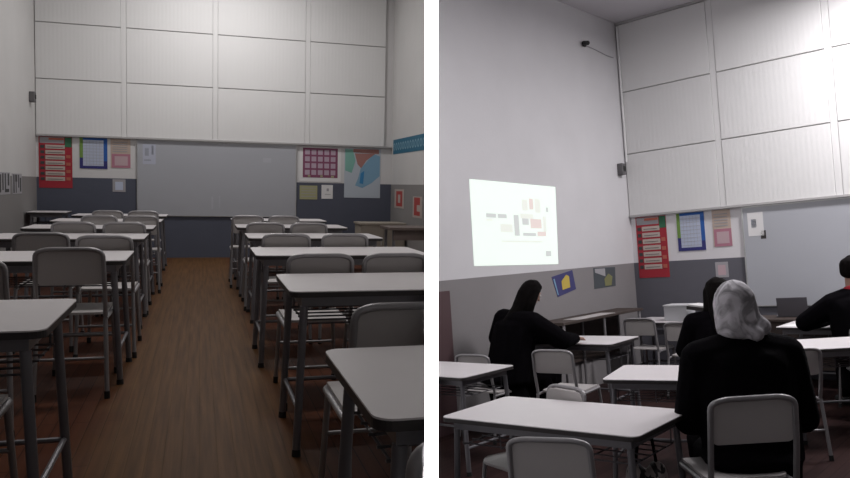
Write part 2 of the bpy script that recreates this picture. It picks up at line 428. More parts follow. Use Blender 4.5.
poster('month_chart', 'wine and white grid chart right of the whiteboard in the left room', 'chart', 1.58, 2.271, 1.255, 1.825, fb, PAPER,
    [('chart_field', WINE, [(.08, .92, .12, .98)]), ('chart_cell', LILAC, [(.13 + i*.155, .245 + i*.155, .2 + k*.195, .34 + k*.195) for i in range(5) for k in range(4)]), ('sticker', YEL, [(.2, .26, .14, .19), (.5, .56, .14, .19), (.76, .83, .13, .18)])])
mp_ = poster('wall_map', 'blue, green and red coloured map hanging at the right end of the back wall', 'map', 2.331, 2.95, 1.0, 1.83, fb, MAPW, [])
def blotch(name, pts, f, m, parent, d0):
    bm = bmesh.new(); prism(bm, pts, lambda x, y, q: f(x, y, d0 + q), .0012); o = obj(name, bm, m, parent); return o
U = lambda a, b: (2.331 + a * .619, 1.0 + b * .83)
blotch('map_sea', [U(.3, .25), U(.5, .2), U(.75, .3), U(.98, .45), U(.98, .85), U(.8, .9), U(.6, .72), U(.45, .6), U(.38, .4)], fb, MAPB, mp_, .0057)
blotch('map_land', [U(.02, .55), U(.2, .5), U(.3, .75), U(.22, .98), U(.02, .98)], fb, MAPG, mp_, .0057)
blotch('map_border', [U(.24, .92), U(.95, .9), U(.95, .99), U(.24, .99)], fb, MAPR, mp_, .0071)
blotch('map_land', [U(.28, .9), U(.36, .68), U(.46, .6), U(.6, .76), U(.85, .9)], fb, MAPR, mp_, .0072)
blotch('map_sea', [U(.42, .3), U(.52, .28), U(.55, .55), U(.45, .5)], fb, C('map_deep', .04, .22, .45), mp_, .0072)
poster('yellow_sheet', 'yellowish paper sheet pinned under the wine grid chart', 'paper', 1.587, 1.88, .96, 1.19, fb, YEL, [('text_line', GREYP, [(.1, .9, .2 + i*.2, .24 + i*.2) for i in range(4)])])
poster('white_sheet', 'small white paper sheet pinned beside the yellow one', 'paper', 1.95, 2.139, .975, 1.205, fb, PAPER, [('printed_mark', GREYP, [(.45, .65, .55, .75), (.3, .8, .3, .34)])])
fl_ = onwall('y', XL, 1)
poster('charcoal_drawing', 'dark drawing on the left side wall nearest the red poster', 'drawing', 11.1, 11.66, 1.0, 1.27, fl_, GREYP,
    [('drawn_stroke', DARKP, [(.1, .22, .05, .95), (.3, .5, .6, .95), (.34, .42, .05, .6), (.6, .7, .3, .95), (.78, .92, .1, .8)])])
poster('charcoal_drawing', 'dark drawing on the left side wall cut by the photo edge', 'drawing', 10.35, 10.98, 1.0, 1.28, fl_, GREYP,
    [('drawn_stroke', DARKP, [(.08, .25, .1, .9), (.35, .45, .2, .95), (.55, .9, .1, .25), (.55, .65, .25, .95), (.8, .92, .4, .95)])])
fr_ = onwall('y', XR, -1)
RGS = 'paper cut-out'
ban = sheet('blue_banner', 10.2, 12.55, 1.745, 1.985, fr_, TEAL); tag(ban, 'blue paper banner with white rings high on the right side wall', 'banner'); ban.matrix_world = ROOM.copy()
bm = bmesh.new()
PALEC = C('banner_ring', .18, .32, .4)
for i in range(16):
    cy_ = 10.28 + i * .147
    for k in range(12):
        a0, a1 = 2*math.pi*k/12, 2*math.pi*(k+1)/12
        q = [(cy_ + .055*math.cos(a0), 1.865 + .065*math.sin(a0)), (cy_ + .055*math.cos(a1), 1.865 + .065*math.sin(a1)), (cy_ + .032*math.cos(a1), 1.865 + .04*math.sin(a1)), (cy_ + .032*math.cos(a0), 1.865 + .04*math.sin(a0))]
        prism(bm, q, lambda x, y, w: fr_(x, y, .0057 + w), .001)
obj('ring_pattern', bm, PALEC, ban)
REDL = C('letter_red', .36, .05, .045); MANILA = C('manila_card', .42, .36, .33)
poster('letter_card', 'beige card with a red letter on the right wall, nearer the corner', 'card', 11.80, 12.40, .85, 1.16, fr_, MANILA, [('red_letter', REDL, [(.15, .8, .1, .28), (.15, .8, .72, .9), (.15, .35, .28, .72), (.62, .8, .28, .72)])])
poster('letter_card', 'beige card with a red letter on the right wall, cut by the picture edge', 'card', 10.75, 11.25, .74, 1.06, fr_, MANILA, [('red_letter', REDL, [(.2, .85, .1, .3), (.2, .85, .6, .95), (.55, .85, .3, .6)])])

# speaker / sensor box in the corner, with conduit
def corner_box(loc, label, s=1):
    t = thing('wall_sensor', label, 'sensor', loc)
    obj('housing', newbox(0, .075*s, -.06*s, .05*s, 0, .15*s, .008), C('sensor_grey', .12, .115, .12), t)
    obj('lens', newbox(.075*s, .083*s, -.03*s, .02*s, .05*s, .11*s), C('sensor_dark', .02, .02, .02), t)
    obj('bracket', newbox(0, .03*s, .05*s, .10*s, .05*s, .09*s), ALU, t)
    return t
corner_box((XL + .001, 12.27, 2.31), 'small grey sensor box high in the corner above the red poster')

# desks and chairs -------------------------------------------------
gd = 'school desks of the left room'; gc = 'school chairs of the left room'
Wd = 1.18
desk0 = make_desk(Wd, DD, 'white topped school desk in the left foreground, cut by the photo edge', (-.455 - Wd, 2.54, 0), 0, gd)
dl = [('white desk second in the left column, behind the nearest grey chair', -.415, 4.72, .0),
      ('white desk third from the front in the left column', -.43, 6.5, 0),
      ('white desk fourth from the front in the left column', -.44, 7.9, 0),
      ('white desk fifth from the front in the left column', -.43, 9.3, 0),
      ('farthest white desk in the left column, nearest the whiteboard', -.43, 10.8, 0)]
for lab, xr, y, rz in dl: dup(desk0, (xr - Wd, y, 0), rz, lab)
dr = [('white desk at the lower right corner of the left room, nearest the viewer', .335, 1.44, 0),
      ('white desk second from the front in the right column', .375, 3.28, 0),
      ('white desk third from the front in the right column', .35, 4.98, 0),
      ('white desk fourth from the front in the right column', .40, 6.6, 0),
      ('white desk fifth from the front in the right column', .38, 8.2, 0),
      ('farthest white desk in the right column, nearest the whiteboard', .39, 9.7, 0)]
for lab, xl, y, rz in dr: dup(desk0, (xl, y, 0), rz, lab)
make_desk(.52, .6, 'small school desk against the left wall below the red poster', (XL + .02, 11.75, 0.0), 0, gd)
chair0 = make_chair('grey chair nearest in the left column, tucked before the second desk', (-.675, 4.47, 0), 0, gc)
cl = [('grey chair at the left photo edge beside the nearest tucked chair', -1.02, 3.84, .03),
      ('left grey chair of the pair at the third desk of the left column', -1.045, 5.75, 0),
      ('right grey chair of the pair at the third desk of the left column', -.61, 5.47, 0),
      ('left grey chair of the pair at the fourth desk of the left column', -1.055, 7.22, 0),
      ('right grey chair of the pair at the fourth desk of the left column', -.64, 7.22, 0),
      ('left grey chair of the pair at the fifth desk of the left column', -1.01, 8.62, 0),
      ('right grey chair of the pair at the fifth desk of the left column', -.60, 8.62, 0),
      ('left grey chair of the farthest pair in the left column', -1.08, 10.04, 0),
      ('right grey chair of the farthest pair in the left column', -.67, 10.04, 0),
      ('grey chair beside the near left desk, only its seat and frame showing', -.80, 2.36, 0),
      ('left grey chair of the farthest pair in the right column', .53, 8.93, 0),
      ('right grey chair of the farthest pair in the right column', .94, 8.93, 0),
      ('left grey chair of the pair at the fifth desk of the right column', .60, 7.33, 0),
      ('right grey chair of the pair at the fifth desk of the right column', 1.01, 7.33, 0),
      ('left grey chair of the pair at the fourth desk of the right column', .62, 5.7, 0),
      ('right grey chair of the pair at the fourth desk of the right column', 1.06, 5.7, 0),
      ('left grey chair of the pair at the third desk of the right column', .62, 4.03, 0),
      ('right grey chair of the pair at the third desk of the right column', 1.03, 4.03, 0),
      ('grey chair at the second desk of the right column, cut by the white strip', .63, 2.3, 0),
      ('grey chair at the bottom right corner of the left room', .475, 1.06, 0)]
for lab, x, y, rz in cl: dup(chair0, (x, y, 0), rz, lab)

# cream cabinet and small dark table at the right wall
t = thing('low_cabinet', 'low cream wooden cabinet against the right wall at the back', 'cabinet', (2.4, 11.55, 0))
obj('carcass', newbox(0, .70, 0, .5, .04, .60), CREAMW, t); obj('top_board', newbox(-.02, .72, -.02, .52, .60, .63, .004), CREAMW, t)
for k in (0, 1):
    d_ = obj('door', newbox(.02 + k*.335, .345 + k*.335, -.014, -.001, .06, .58, .003), C('cabinet_door', .27, .235, .195), t)
    obj('handle', newbox(.31 + k*.06, .32 + k*.06, -.03, -.015, .28, .36), ALU, d_)
obj('plinth', newbox(.02, .68, .02, .48, 0, .04), EDGE, t)
t = thing('side_table', 'small dark edged table standing before the cream cabinet', 'table', (2.03, 8.2, 0))
obj('table_top', newbox(0, .9, 0, .5, .715, .745, .004), [C('dark_table', .12, .09, .08)], t)
for x in (.06, .84):
    for y in (.06, .44): obj('leg', ntube([(x, y, .714), (x, y, 0)], .018, 10), TUBE, t, 40)
obj('apron', newbox(.05, .85, .04, .06, .6, .714), C('dark_table', .12, .09, .08), t)

# ================================================================== RIGHT VIEW
ROOM = MR
ZR2, ZW2, ZC2 = 2.061, 1.434, 4.658
WR = wall_mat('right_room_back_paint', (.72, .70, .72), (.12, .118, .14), ZW2)
WRS = wall_mat('right_room_side_paint', (.70, .69, .71), (.26, .245, .25), ZW2)
FR = floor_mat('right_room_floorboards', (.035, .018, .018), (.05, .026, .024), (.05, .03, .025), (40, .5))
XE = 6.0
struct('floor', newbox(-.1, XE, -10.2, .1, -.12, 0), FR)
struct('ceiling', newbox(-.1, XE, -10.2, .1, ZC2, ZC2 + .1), mat('ceiling_paint', (.55, .53, .56), .8))
struct('wall_back', newbox(-.12, XE, 0, .12, 0, ZC2), WR)
struct('wall_left', newbox(-.12, 0, -10.2, 0, 0, ZC2), WRS)
upper_panels(0, [.01, 1.25, 2.54, 3.95, 5.3], [ZR2, 2.883, 3.716, ZC2 - .03], XE - .003, 'wall_panels', 'trim_')
struct('trim_4', newbox(.0, XE, -.05, -.001, ZC2 - .032, ZC2 - .002), SHADOWGAP)
struct('trim_5', newbox(.001, .03, -4.6, -3.86, 0, ZW2 - .1), C('dark_door_edge', .09, .05, .055))
fb = onwall('x', 0, -1); fs = onwall('y', 0, 1)
wall_posters(fb, [.07, .49, .634, .99, 1.09, 1.315, 1.085, 1.242], {'t': 2.032, 'r0': 1.23, 'c0': 1.55, 'p0': 1.58, 'n0': 1.2, 'n1': 1.39}, 'in the right room')
whiteboard(1.455, 4.1, .84, 2.036, 'pale whiteboard behind the open laptop in the right room', fb,
    [('taped_sheet', PAPER, [(1.52, 1.70, 1.68, 1.96)]), ('sheet_drawing', SMUDGE, [(1.56, 1.62, 1.78, 1.88)]), ('marker_pen_clip', EDGE, [(1.66, 1.72, 1.64, 1.74)])])

# projected slide: projector light put in as a glowing sheet on the side wall
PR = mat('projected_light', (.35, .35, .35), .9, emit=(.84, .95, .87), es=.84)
def quad(name, pts, f, m, parent=None, d0=.0015, t=.002):
    bm = bmesh.new(); prism(bm, pts, lambda x, y, q: f(x, y, d0 + q), t); return obj(name, bm, m, parent)
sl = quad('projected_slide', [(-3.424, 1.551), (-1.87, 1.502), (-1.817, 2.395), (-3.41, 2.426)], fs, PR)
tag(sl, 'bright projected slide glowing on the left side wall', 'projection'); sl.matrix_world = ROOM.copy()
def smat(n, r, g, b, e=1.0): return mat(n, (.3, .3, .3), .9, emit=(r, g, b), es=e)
def sp_(a, b):   # slide coordinates 0..1
    u0, u1 = -3.41 + a * 1.56, 0
    return (u0, 1.55 - a*.045 + b * .87)
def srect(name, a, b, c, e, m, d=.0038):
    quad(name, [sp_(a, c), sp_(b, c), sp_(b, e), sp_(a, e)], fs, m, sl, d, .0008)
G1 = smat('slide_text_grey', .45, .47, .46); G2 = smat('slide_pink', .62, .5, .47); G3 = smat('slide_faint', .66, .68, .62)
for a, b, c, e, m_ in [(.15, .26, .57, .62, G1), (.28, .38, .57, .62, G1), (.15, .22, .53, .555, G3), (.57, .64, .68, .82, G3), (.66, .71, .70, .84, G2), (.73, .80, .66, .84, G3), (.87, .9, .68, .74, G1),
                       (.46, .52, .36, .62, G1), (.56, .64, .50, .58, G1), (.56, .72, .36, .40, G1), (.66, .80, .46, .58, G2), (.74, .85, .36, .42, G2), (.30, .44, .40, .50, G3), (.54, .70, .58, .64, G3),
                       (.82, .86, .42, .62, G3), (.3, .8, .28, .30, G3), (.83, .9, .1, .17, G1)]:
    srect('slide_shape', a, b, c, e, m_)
# drawings on the side wall
p1 = quad('framed_drawing', [(-1.93, 1.125), (-1.52, 1.19), (-1.575, 1.418), (-2.03, 1.362)], fs, INDIGO); tag(p1, 'tilted indigo drawing with a yellow shape under the projection', 'drawing'); p1.matrix_world = ROOM.copy()
quad('yellow_figure', [(-1.82, 1.20), (-1.65, 1.22), (-1.66, 1.35), (-1.72, 1.37), (-1.83, 1.30)], fs, YELL2, p1, .0037)
quad('pale_border', [(-2.0, 1.33), (-1.93, 1.15), (-1.91, 1.15), (-1.975, 1.34)], fs, MAPB, p1, .0037)
p2 = quad('framed_drawing', [(-1.09, 1.16), (-.55, 1.165), (-.53, 1.405), (-1.08, 1.418)], fs, C('drawing_slate', .07, .08, .09)); tag(p2, 'dark grey green drawing on the side wall near the corner', 'drawing'); p2.matrix_world = ROOM.copy()
quad('yellow_figure', [(-.82, 1.18), (-.66, 1.18), (-.62, 1.29), (-.72, 1.33), (-.83, 1.27)], fs, C('olive', .2, .2, .09), p2, .0037)
quad('pale_border', [(-1.05, 1.36), (-.8, 1.3), (-.8, 1.4), (-1.05, 1.405)], fs, GREYP, p2, .0037)

corner_box((.001, -.22, 2.60), 'dark sensor box in the upper corner of the right room')
t = thing('security_camera', 'little black camera high on the white side wall', 'camera', (.001, -.93, 4.17))
obj('mount', newbox(0, .03, -.03, .03, .02, .08, .004), C('camera_black', .01, .01, .01), t)
obj('camera_body', ntube([(.02, -.02, .06), (.10, -.06, .035)], .028, 12), C('camera_black', .01, .01, .01), t, 40)
obj('power_cable', ntube([(.006, .03, .045), (.006, .3, .03), (.006, .6, -.0), (.006, .76, .0)], .006, 6, .1), GREYP, t)
t = obj('conduit_pipe', ntube([(.03, -.055, 4.6), (.03, -.055, 3.9), (.03, -.055, 2.78)], .014, 8), WHITEP, None, 50)
tag(t, 'thin white conduit running down the corner above the sensor', 'pipe'); t.matrix_world = ROOM.copy()

gd2 = 'school desks of the right room'; gc2 = 'school chairs of the right room'
def D2(lab, x, y, rz, w=None): return dup(desk0, (x, y, 0), rz, lab, gd2)
D2('large white desk in the right room foreground', 1.86, -6.17, .03)
D2('white desk cut by the white strip, left of the seated student', 1.09 - Wd, -5.02, .0)
D2('white desk the student in black leans on', .02, -3.03, .05)
D2('white desk in the middle, left of the hooded person', 2.09, -4.75, .25)
D2('white desk before the boy with the red collar', 2.84, -3.05, .66)
D2('white desk end showing papers near the boy and laptop', 2.17, -1.38, .0)
def C2(lab, x, y, rz, k=(1.06, 1, .98)):
    c = dup(chair0, (x, y, 0), rz, lab, gc2); c.matrix_world = c.matrix_world @ Matrix.Diagonal((*(k if isinstance(k, tuple) else (k, k, k)), 1)); return c
C2('grey chair in front of the large foreground desk', 2.86, -6.6, .33)
C2('grey chair the hooded person sits on', 3.456, -5.80, .71, (1.14, 1.0, 1.08))
C2('grey chair beside the student in black, its seat showing', 1.2, -3.97, .12)
C2('grey chair behind the desk cut by the white strip', .46, -4.12, .05, (1.04, 1, .93))
C2('grey chair near the back corner left of the pale box', .64, -1.25, .05)
C2('grey chair beneath the pale box on the far desk', 1.33, -1.68, .05)
C2('grey chair right of the hooded person, corner of its back showing', 2.98, -3.52, .73)
C2('grey chair turned sideways behind the large foreground desk', 2.22, -5.42, 2.83, .97)

C2('grey chair under the dark haired student left of the headscarf', 2.60, -3.68, .6)
C2('grey chair under the boy with the red collar', 3.155, -1.91, .45)
# desks along the side wall
t = thing('wall_bench', 'long narrow dark bench table standing along the side wall under the drawings', 'table', (.02, -2.45, 0))
obj('bench_top', newbox(0, .36, 0, 1.85, .855, .885, .004), C('bench_dark', .05, .035, .03), t)
obj('top_sheet', newbox(.17, .355, .3, 1.15, .886, .889), SHELL, t)
for y in (.05, .92, 1.8):
    for x in (.04, .33): obj('leg', ntube([(x, y, .854), (x, y, 0)], .015, 8), CHAIRTUBE, t, 40)
obj('back_panel', newbox(.012, .03, .06, 1.79, .35, .85), C('bench_dark', .05, .035, .03), t)
# far desk with box, folder
dup(desk0, (.30, -.95, 0), 0, 'far white desk in the right room carrying the pale box', gd2)
t = thing('storage_box', 'pale grey box standing on the far desk under the posters', 'box', (.74, -.80, DH))
obj('box_body', newbox(0, .28, 0, .25, .001, .17, .005), C('box_grey', .42, .42, .44), t); obj('lid', newbox(-.008, .288, -.008, .258, .171, .19, .005), C('box_lid', .5, .5, .52), t)
t = thing('ring_binder', 'black binder with white papers on top beside the dark haired student', 'binder', (1.12, -1.05, .80), .05)
t.matrix_world = ROOM @ Matrix.LocRotScale(Vector((1.06, -.90, .885)), Euler((0, .10, -.15)), None)
obj('cover', newbox(0, .36, 0, .24, 0, .04, .004), EDGE, t); obj('paper_sheets', newbox(.01, .35, .01, .235, .041, .06, .002), PAPER, t)
t = obj('book_stack', newbox(1.10, 1.40, -.90, -.68, DH + .001, DH + .09, .004), C('book_dark', .06, .05, .06)); tag(t, 'low dark stack of books under the black binder', 'books'); t.matrix_world = ROOM.copy()
# teacher's table with the laptop
t = thing('teacher_table', 'dark teacher table in front of the whiteboard carrying the laptop', 'table', (1.62, -.62, 0))
obj('table_top', newbox(0, 1.75, 0, .5, .715, .745, .004), C('bench_dark', .05, .035, .03), t)
obj('front_panel', newbox(.05, 1.7, .03, .05, .2, .714), C('bench_dark', .05, .035, .03), t)
for x in (.04, 1.71):
    for y in (.09, .46): obj('leg', newbox(x - .02, x + .02, y - .02, y + .02, 0, .714), TUBE, t)
t = thing('laptop', 'open dark laptop on the teacher table, lid towards the viewer', 'laptop', (2.05, -.36, .747), .2)
LAPC = C('laptop_grey', .11, .105, .12)
obj('keyboard_base', newbox(-.17, .17, .0, .22, .0, .018, .004), LAPC, t)
l = obj('screen_lid', newbox(-.155, .155, -.012, -.002, .012, .235, .004), LAPC, t); l.rotation_euler = (.3, 0, 0)
t = obj('loose_papers', newbox(2.22, 2.46, -1.33, -1.08, DH + .0008, DH + .004), PAPER); tag(t, 'white papers lying on the desk end below the laptop', 'paper'); t.matrix_world = ROOM.copy()
# ------------------------------------------------------------------ people
def hull(bm, a, ra, b, rb):
    t = bmesh.new()
    for c, r in ((a, ra), (b, rb)):
        r3 = r if isinstance(r, (tuple, list)) else (r, r, r)
        bmesh.ops.create_icosphere(t, subdivisions=2, radius=1, matrix=Matrix.Translation(Vector(c)) @ Matrix.Diagonal((*r3, 1)))
    res = bmesh.ops.convex_hull(t, input=t.verts)
    dele = [g for g in res['geom_interior'] if isinstance(g, bmesh.types.BMVert)]
    bmesh.ops.delete(t, geom=dele, context='VERTS')
    me = bpy.data.meshes.new('tmp'); t.to_mesh(me); t.free(); bm.from_mesh(me); bpy.data.meshes.remove(me)
def blob(name, caps, m, parent, voxel=.01, smooth=4):
    bm = bmesh.new()
    for c in caps:
        for (a, ra), (b, rb) in zip(c, c[1:]): hull(bm, a, ra, b, rb)
    o = obj(name, bm, m)
    md = o.modifiers.new('r', 'REMESH'); md.mode = 'VOXEL'; md.voxel_size = voxel; md.use_smooth_shade = True
    ms = o.modifiers.new('s', 'SMOOTH'); ms.factor = .5; ms.iterations = smooth
    dg = bpy.context.evaluated_depsgraph_get(); me = bpy.data.meshes.new_from_object(o.evaluated_get(dg))
    o.modifiers.clear(); old = o.data; o.data = me; bpy.data.meshes.remove(old); me.name = name
    for p in me.polygons: p.use_smooth = True
    o.parent = parent
    return o
V = Vector
def hand_caps(wr, d, n, side):
    """palm and five fingers. wr wrist, d pointing direction, n palm-down normal"""
    d = V(d).normalized(); n = V(n).normalized(); s = d.cross(n).normalized() * side
    caps = [[(wr, .024), (wr + d*.04, (.034, .034, .018))], ]
    for k, ln in enumerate((.062, .075, .08, .07)):
        base = wr + d*.075 + s*(k - 1.5)*.019
        caps.append([(wr + d*.03 + s*(k-1.5)*.012, .015), (base, .0105), (base + d*ln*.5 - n*.006, .0092), (base + d*ln*.9 - n*.022, .008)])
    caps.append([(wr + d*.02 + s*.02, .014), (wr + d*.045 + s*.045, .0115), (wr + d*.08 + s*.055 - n*.01, .0095)])
    return caps
def person(label, loc, rz, hip=(0, 0, .52), chest=(0, .04, .95), neck=(0, .06, 1.10), head=(0, .09, 1.255), face=(0, 1, 0),
           arms=None, legs=True, coat=1.0, hair='short', scarf=False, collar=None, skirt=False):
    t = thing('person', label, 'person', loc, rz)
    hip, chest, neck, head = V(hip), V(chest), V(neck), V(head)
    fd = V(face).normalized(); sd = fd.cross(V((0, 0, 1))).normalized(); fu = sd.cross(fd).normalized()
    body = [[(hip, (.165, .12, .10)), ((hip + chest)/2, (.14, .10, .12)), (chest, (.155, .105, .13)), (neck - V((0, .01, .06)), (.12, .07, .05))],
            [(neck - V((0, 0, .05)), .058), (head - fd*.01 - fu*.06, .052)]]
    # head: cranium, jaw, nose, ears, brow, lips
    body += [[(head - fd*.012 + fu*.02, (.078, .078, .085)), (head - fd*.03 + fu*.02, .074)],
             [(head + fd*.02 + fu*.0, .068), (head + fd*.045 - fu*.075, .036)],
             [(head + fd*.078 + fu*.012, .009), (head + fd*.103 - fu*.025, .0125)],
             [(head + fd*.078 - fu*.055 - sd*.016, .009), (head + fd*.078 - fu*.055 + sd*.016, .009)],
             [(head + fd*.068 + fu*.032 - sd*.03, .012), (head + fd*.068 + fu*.032 + sd*.03, .012)]]
    for q in (-1, 1):
        body.append([(head + sd*q*.078 - fd*.01 + fu*.012, .012), (head + sd*q*.082 - fd*.008 - fu*.025, .009)])
    coatc = [[(hip + V((0, -.01, -.02)), (.195*coat, .15*coat, .10)), ((hip + chest)/2 + V((0, -.01, 0)), (.19*coat, .145*coat, .13)), (chest + V((0, -.005, .02)), (.20*coat, .135*coat, .12)), (neck - V((0, .015, .055)), (.10, .075, .05))]]
    for q, (sh, el, wr) in zip((-1, 1), arms):
        sh, el, wr = V(sh), V(el), V(wr)
        body += [[(chest + V((q*.12, 0, .06)), .06), (sh, .052), (el, .04), (wr, .026)]]
        body += hand_caps(wr, wr - el, (0, 0, 1), -q)
        coatc += [[(chest + V((q*.06, 0, .08)), .085*coat), (sh, .078*coat), (el, .066*coat), (el + (wr - el)*.93, .042*coat**.5)]]
    if skirt:
        coatc += [[(hip + V((0, -.04, -.02)), (.22, .17, .12)), (hip + V((0, .30, -.02)), (.20, .12, .10)), (hip + V((0, .38, -.30)), (.19, .10, .08))], [(hip + V((-.05, -.14, 0)), (.235, .13, .06)), (hip + V((-.03, .2, 0)), (.21, .12, .07))], [(hip + V((0, -.03, -.05)), (.23, .17, .10)), (hip + V((0, .02, -.3)), (.23, .18, .06))]]
    trous = []
    if legs:
        for q in (-1, 1):
            h0 = hip + V((q*.085, .02, -.01)); kn = hip + V((q*.12, .42, .0)); an = V((kn.x, kn.y - .02, .09)); to = an + V((q*.02, .15, -.05))
            body += [[(h0, .085), (kn, .055), (an, .035)], [(an, .035), (an + V((0, -.02, -.045)), .03), (to, .028)]]
            trous += [[(h0, .10), (kn, .072), (an + V((0, 0, .03)), .055)]]
    b = blob('body', body, SKIN, t, .0075, 2)
    blob('coat', coatc, BLACKC, t, .011, 5)
    if legs:
        blob('trousers', trous, BLACKC, t, .011, 3)
        for q in (-1, 1):
            kn = hip + V((q*.12, .42, .0)); an = V((kn.x, kn.y - .02, .065))
            blob('shoe', [[(an + V((0, -.02, -.015)), (.042, .045, .045)), (an + V((q*.02, .15, -.025)), (.042, .05, .035))]], RUBBER, t, .009, 2)
    for q in (-1, 1):
        bm = bmesh.new(); ellipsoid(bm, head + fd*.079 + sd*q*.03 + fu*.012, (.0115,)*3, 12); obj('eye', bm, mat('eye_white', (.6, .58, .56), .3), b, 60)
    if scarf:
        blob('headscarf', [[(head - fd*.02 + fu*.02, (.104, .115, .118)), (head - fd*.03 - fu*.05, (.104, .11, .09)), (neck - V((0, .01, -.04)), (.115, .11, .05)), (neck - V((0, .02, .0)), (.112, .10, .035))],
             [(head + fd*.04 + fu*.06, .08), (head - fd*.05 + fu*.05, .095)],
             [(head + sd*.05 - fd*.06 + fu*.05, .05), (head + sd*.085 - fd*.03 - fu*.06, .038), (neck + sd*.10 + V((0, -.03, .03)), .05)],
             [(head - sd*.03 - fd*.09 + fu*.03, .03), (neck + V((-.05, -.09, .05)), .035), (neck + V((.05, -.1, .0)), .04)]], scarf_mat(), t, .009, 3)
    elif hair == 'short':
        blob('hair', [[(head - fd*.03 + fu*.055, (.088, .088, .07)), (head - fd*.055 - fu*.02, (.08, .06, .06))], [(head + fd*.045 + fu*.095, .035), (head - fd*.0 + fu*.09, .055)]], HAIR, t, .008, 2)
    else:
        blob('hair', [[(head - fd*.02 + fu*.045, (.097, .10, .085)), (head - fd*.055 - fu*.04, (.095, .07, .09)), (neck + V((0, -.075, .02)), (.10, .055, .08)), (chest + V((0, -.13, .03)), (.085, .04, .05))],
             [(head + sd*.07 + fd*.0 + fu*.02, .04), (head + sd*.09 - fu*.12, .035), (chest + sd*.12 + fd*.06 + V((0, 0, .08)), .03)],
             [(head - sd*.07 + fd*.0 + fu*.02, .04), (head - sd*.09 - fu*.12, .035), (chest - sd*.11 + fd*.05 + V((0, 0, .08)), .03)],
             [(head + fd*.05 + fu*.085, .035), (head + fu*.08, .06)]], HAIR, t, .009, 2)
    if collar:
        blob('collar', [[(neck + V((-.06, -.03, .01)), .028), (neck + V((0, -.075, .03)), .03), (neck + V((.06, -.03, .01)), .028)],
                        [(neck + V((-.06, -.03, -.01)), .022), (neck + V((-.03, .05, -.035)), .018)], [(neck + V((.06, -.03, -.01)), .022), (neck + V((.03, .05, -.035)), .018)]], mat('red_collar', (.4, .015, .03), .8), t, .008, 2)
    return t
# patterned bag hanging at the right end of the foreground desk
t = thing('cloth_bag', 'pale and black patterned bag hanging under the right end of the large foreground desk', 'bag', (2.90, -5.78, .02), .7)
bagm = bpy.data.materials.new('patterned_cloth'); bagm.use_nodes = True; nt = bagm.node_tree
tc = nt.nodes.new('ShaderNodeTexCoord'); vo = nt.nodes.new('ShaderNodeTexNoise'); vo.inputs['Scale'].default_value = 9; vo.inputs['Distortion'].default_value = 3
rp = nt.nodes.new('ShaderNodeValToRGB'); rp.color_ramp.interpolation = 'CONSTANT'; rp.color_ramp.elements[0].color = (.008, .007, .008, 1); rp.color_ramp.elements[1].position = .46; rp.color_ramp.elements[1].color = (.30, .26, .25, 1)
nt.links.new(tc.outputs['Object'], vo.inputs['Vector']); nt.links.new(vo.outputs['Fac'], rp.inputs[0]); nt.links.new(rp.outputs[0], nt.nodes['Principled BSDF'].inputs['Base Color'])
blob('bag_body', [[(V((-.07, 0, .1)), (.06, .08, .09)), (V((-.06, 0, .45)), (.05, .07, .06))], [(V((.07, 0, .1)), (.06, .08, .09)), (V((.05, 0, .45)), (.05, .07, .06))], [(V((-.05, 0, .12)), (.08, .09, .1)), (V((.05, 0, .3)), (.08, .08, .1))]], bagm, t, .012, 3)
obj('bag_strap', ntube([(-.06, 0, .48), (-.03, 0, .66), (.03, 0, .66), (.05, 0, .48)], .008, 8, .05), BLACKC, t, 50)
# hooded person, seen from behind
person('person in a grey marbled headscarf and wide black coat, seen from behind', (3.31, -5.42, 0), .73, hip=(0, .02, .53), chest=(0, .04, .97), neck=(-.01, .05, 1.145), head=(-.02, .06, 1.275),
       face=(.25, 1, -.12), arms=[((-.22, .05, 1.02), (-.27, .12, .70), (-.12, .40, .77)), ((.22, .05, 1.02), (.31, .10, .68), (.12, .40, .77))], coat=1.3, scarf=True, skirt=True)
# student in black at the left, leaning on the desk
person('long haired student in black leaning over a desk under the projection', (.50, -3.62, 0), -.45, hip=(0, -.02, .50), chest=(-.03, .10, .92), neck=(.0, .20, 1.08), head=(.02, .27, 1.26),
       face=(.0, 1, -.55), arms=[((-.2, .08, 1.02), (-.33, .06, .84), (-.02, .52, .80)), ((.19, .16, 1.0), (.26, .42, .82), (.10, .68, .80))], coat=1.38, hair='long', skirt=True)
# dark-haired student behind the scarf
person('dark haired student in black partly hidden left of the headscarf', (2.44, -3.45, 0), .6, hip=(0, 0, .52), chest=(0, .03, .93), neck=(0, .05, 1.07), head=(0, .07, 1.22),
       face=(0, 1, -.3), arms=[((-.2, .05, 1.0), (-.27, .14, .78), (-.1, .42, .80)), ((.2, .05, 1.0), (.27, .14, .78), (.1, .42, .80))], coat=1.1, hair='long')
# boy with red collar at the right
person('short haired boy in black jacket with red collar at the right edge', (3.035, -1.66, 0), .45, hip=(0, 0, .52), chest=(-.03, .08, .95), neck=(-.05, .10, 1.11), head=(-.045, .13, 1.29),
       face=(.55, 1, -.15), arms=[((-.23, .08, .99), (-.45, .2, .82), (-.2, .45, .80)), ((.2, .08, 1.0), (.25, .2, .8), (.05, .45, .80))], coat=1.35, hair='short', collar=True, skirt=True)

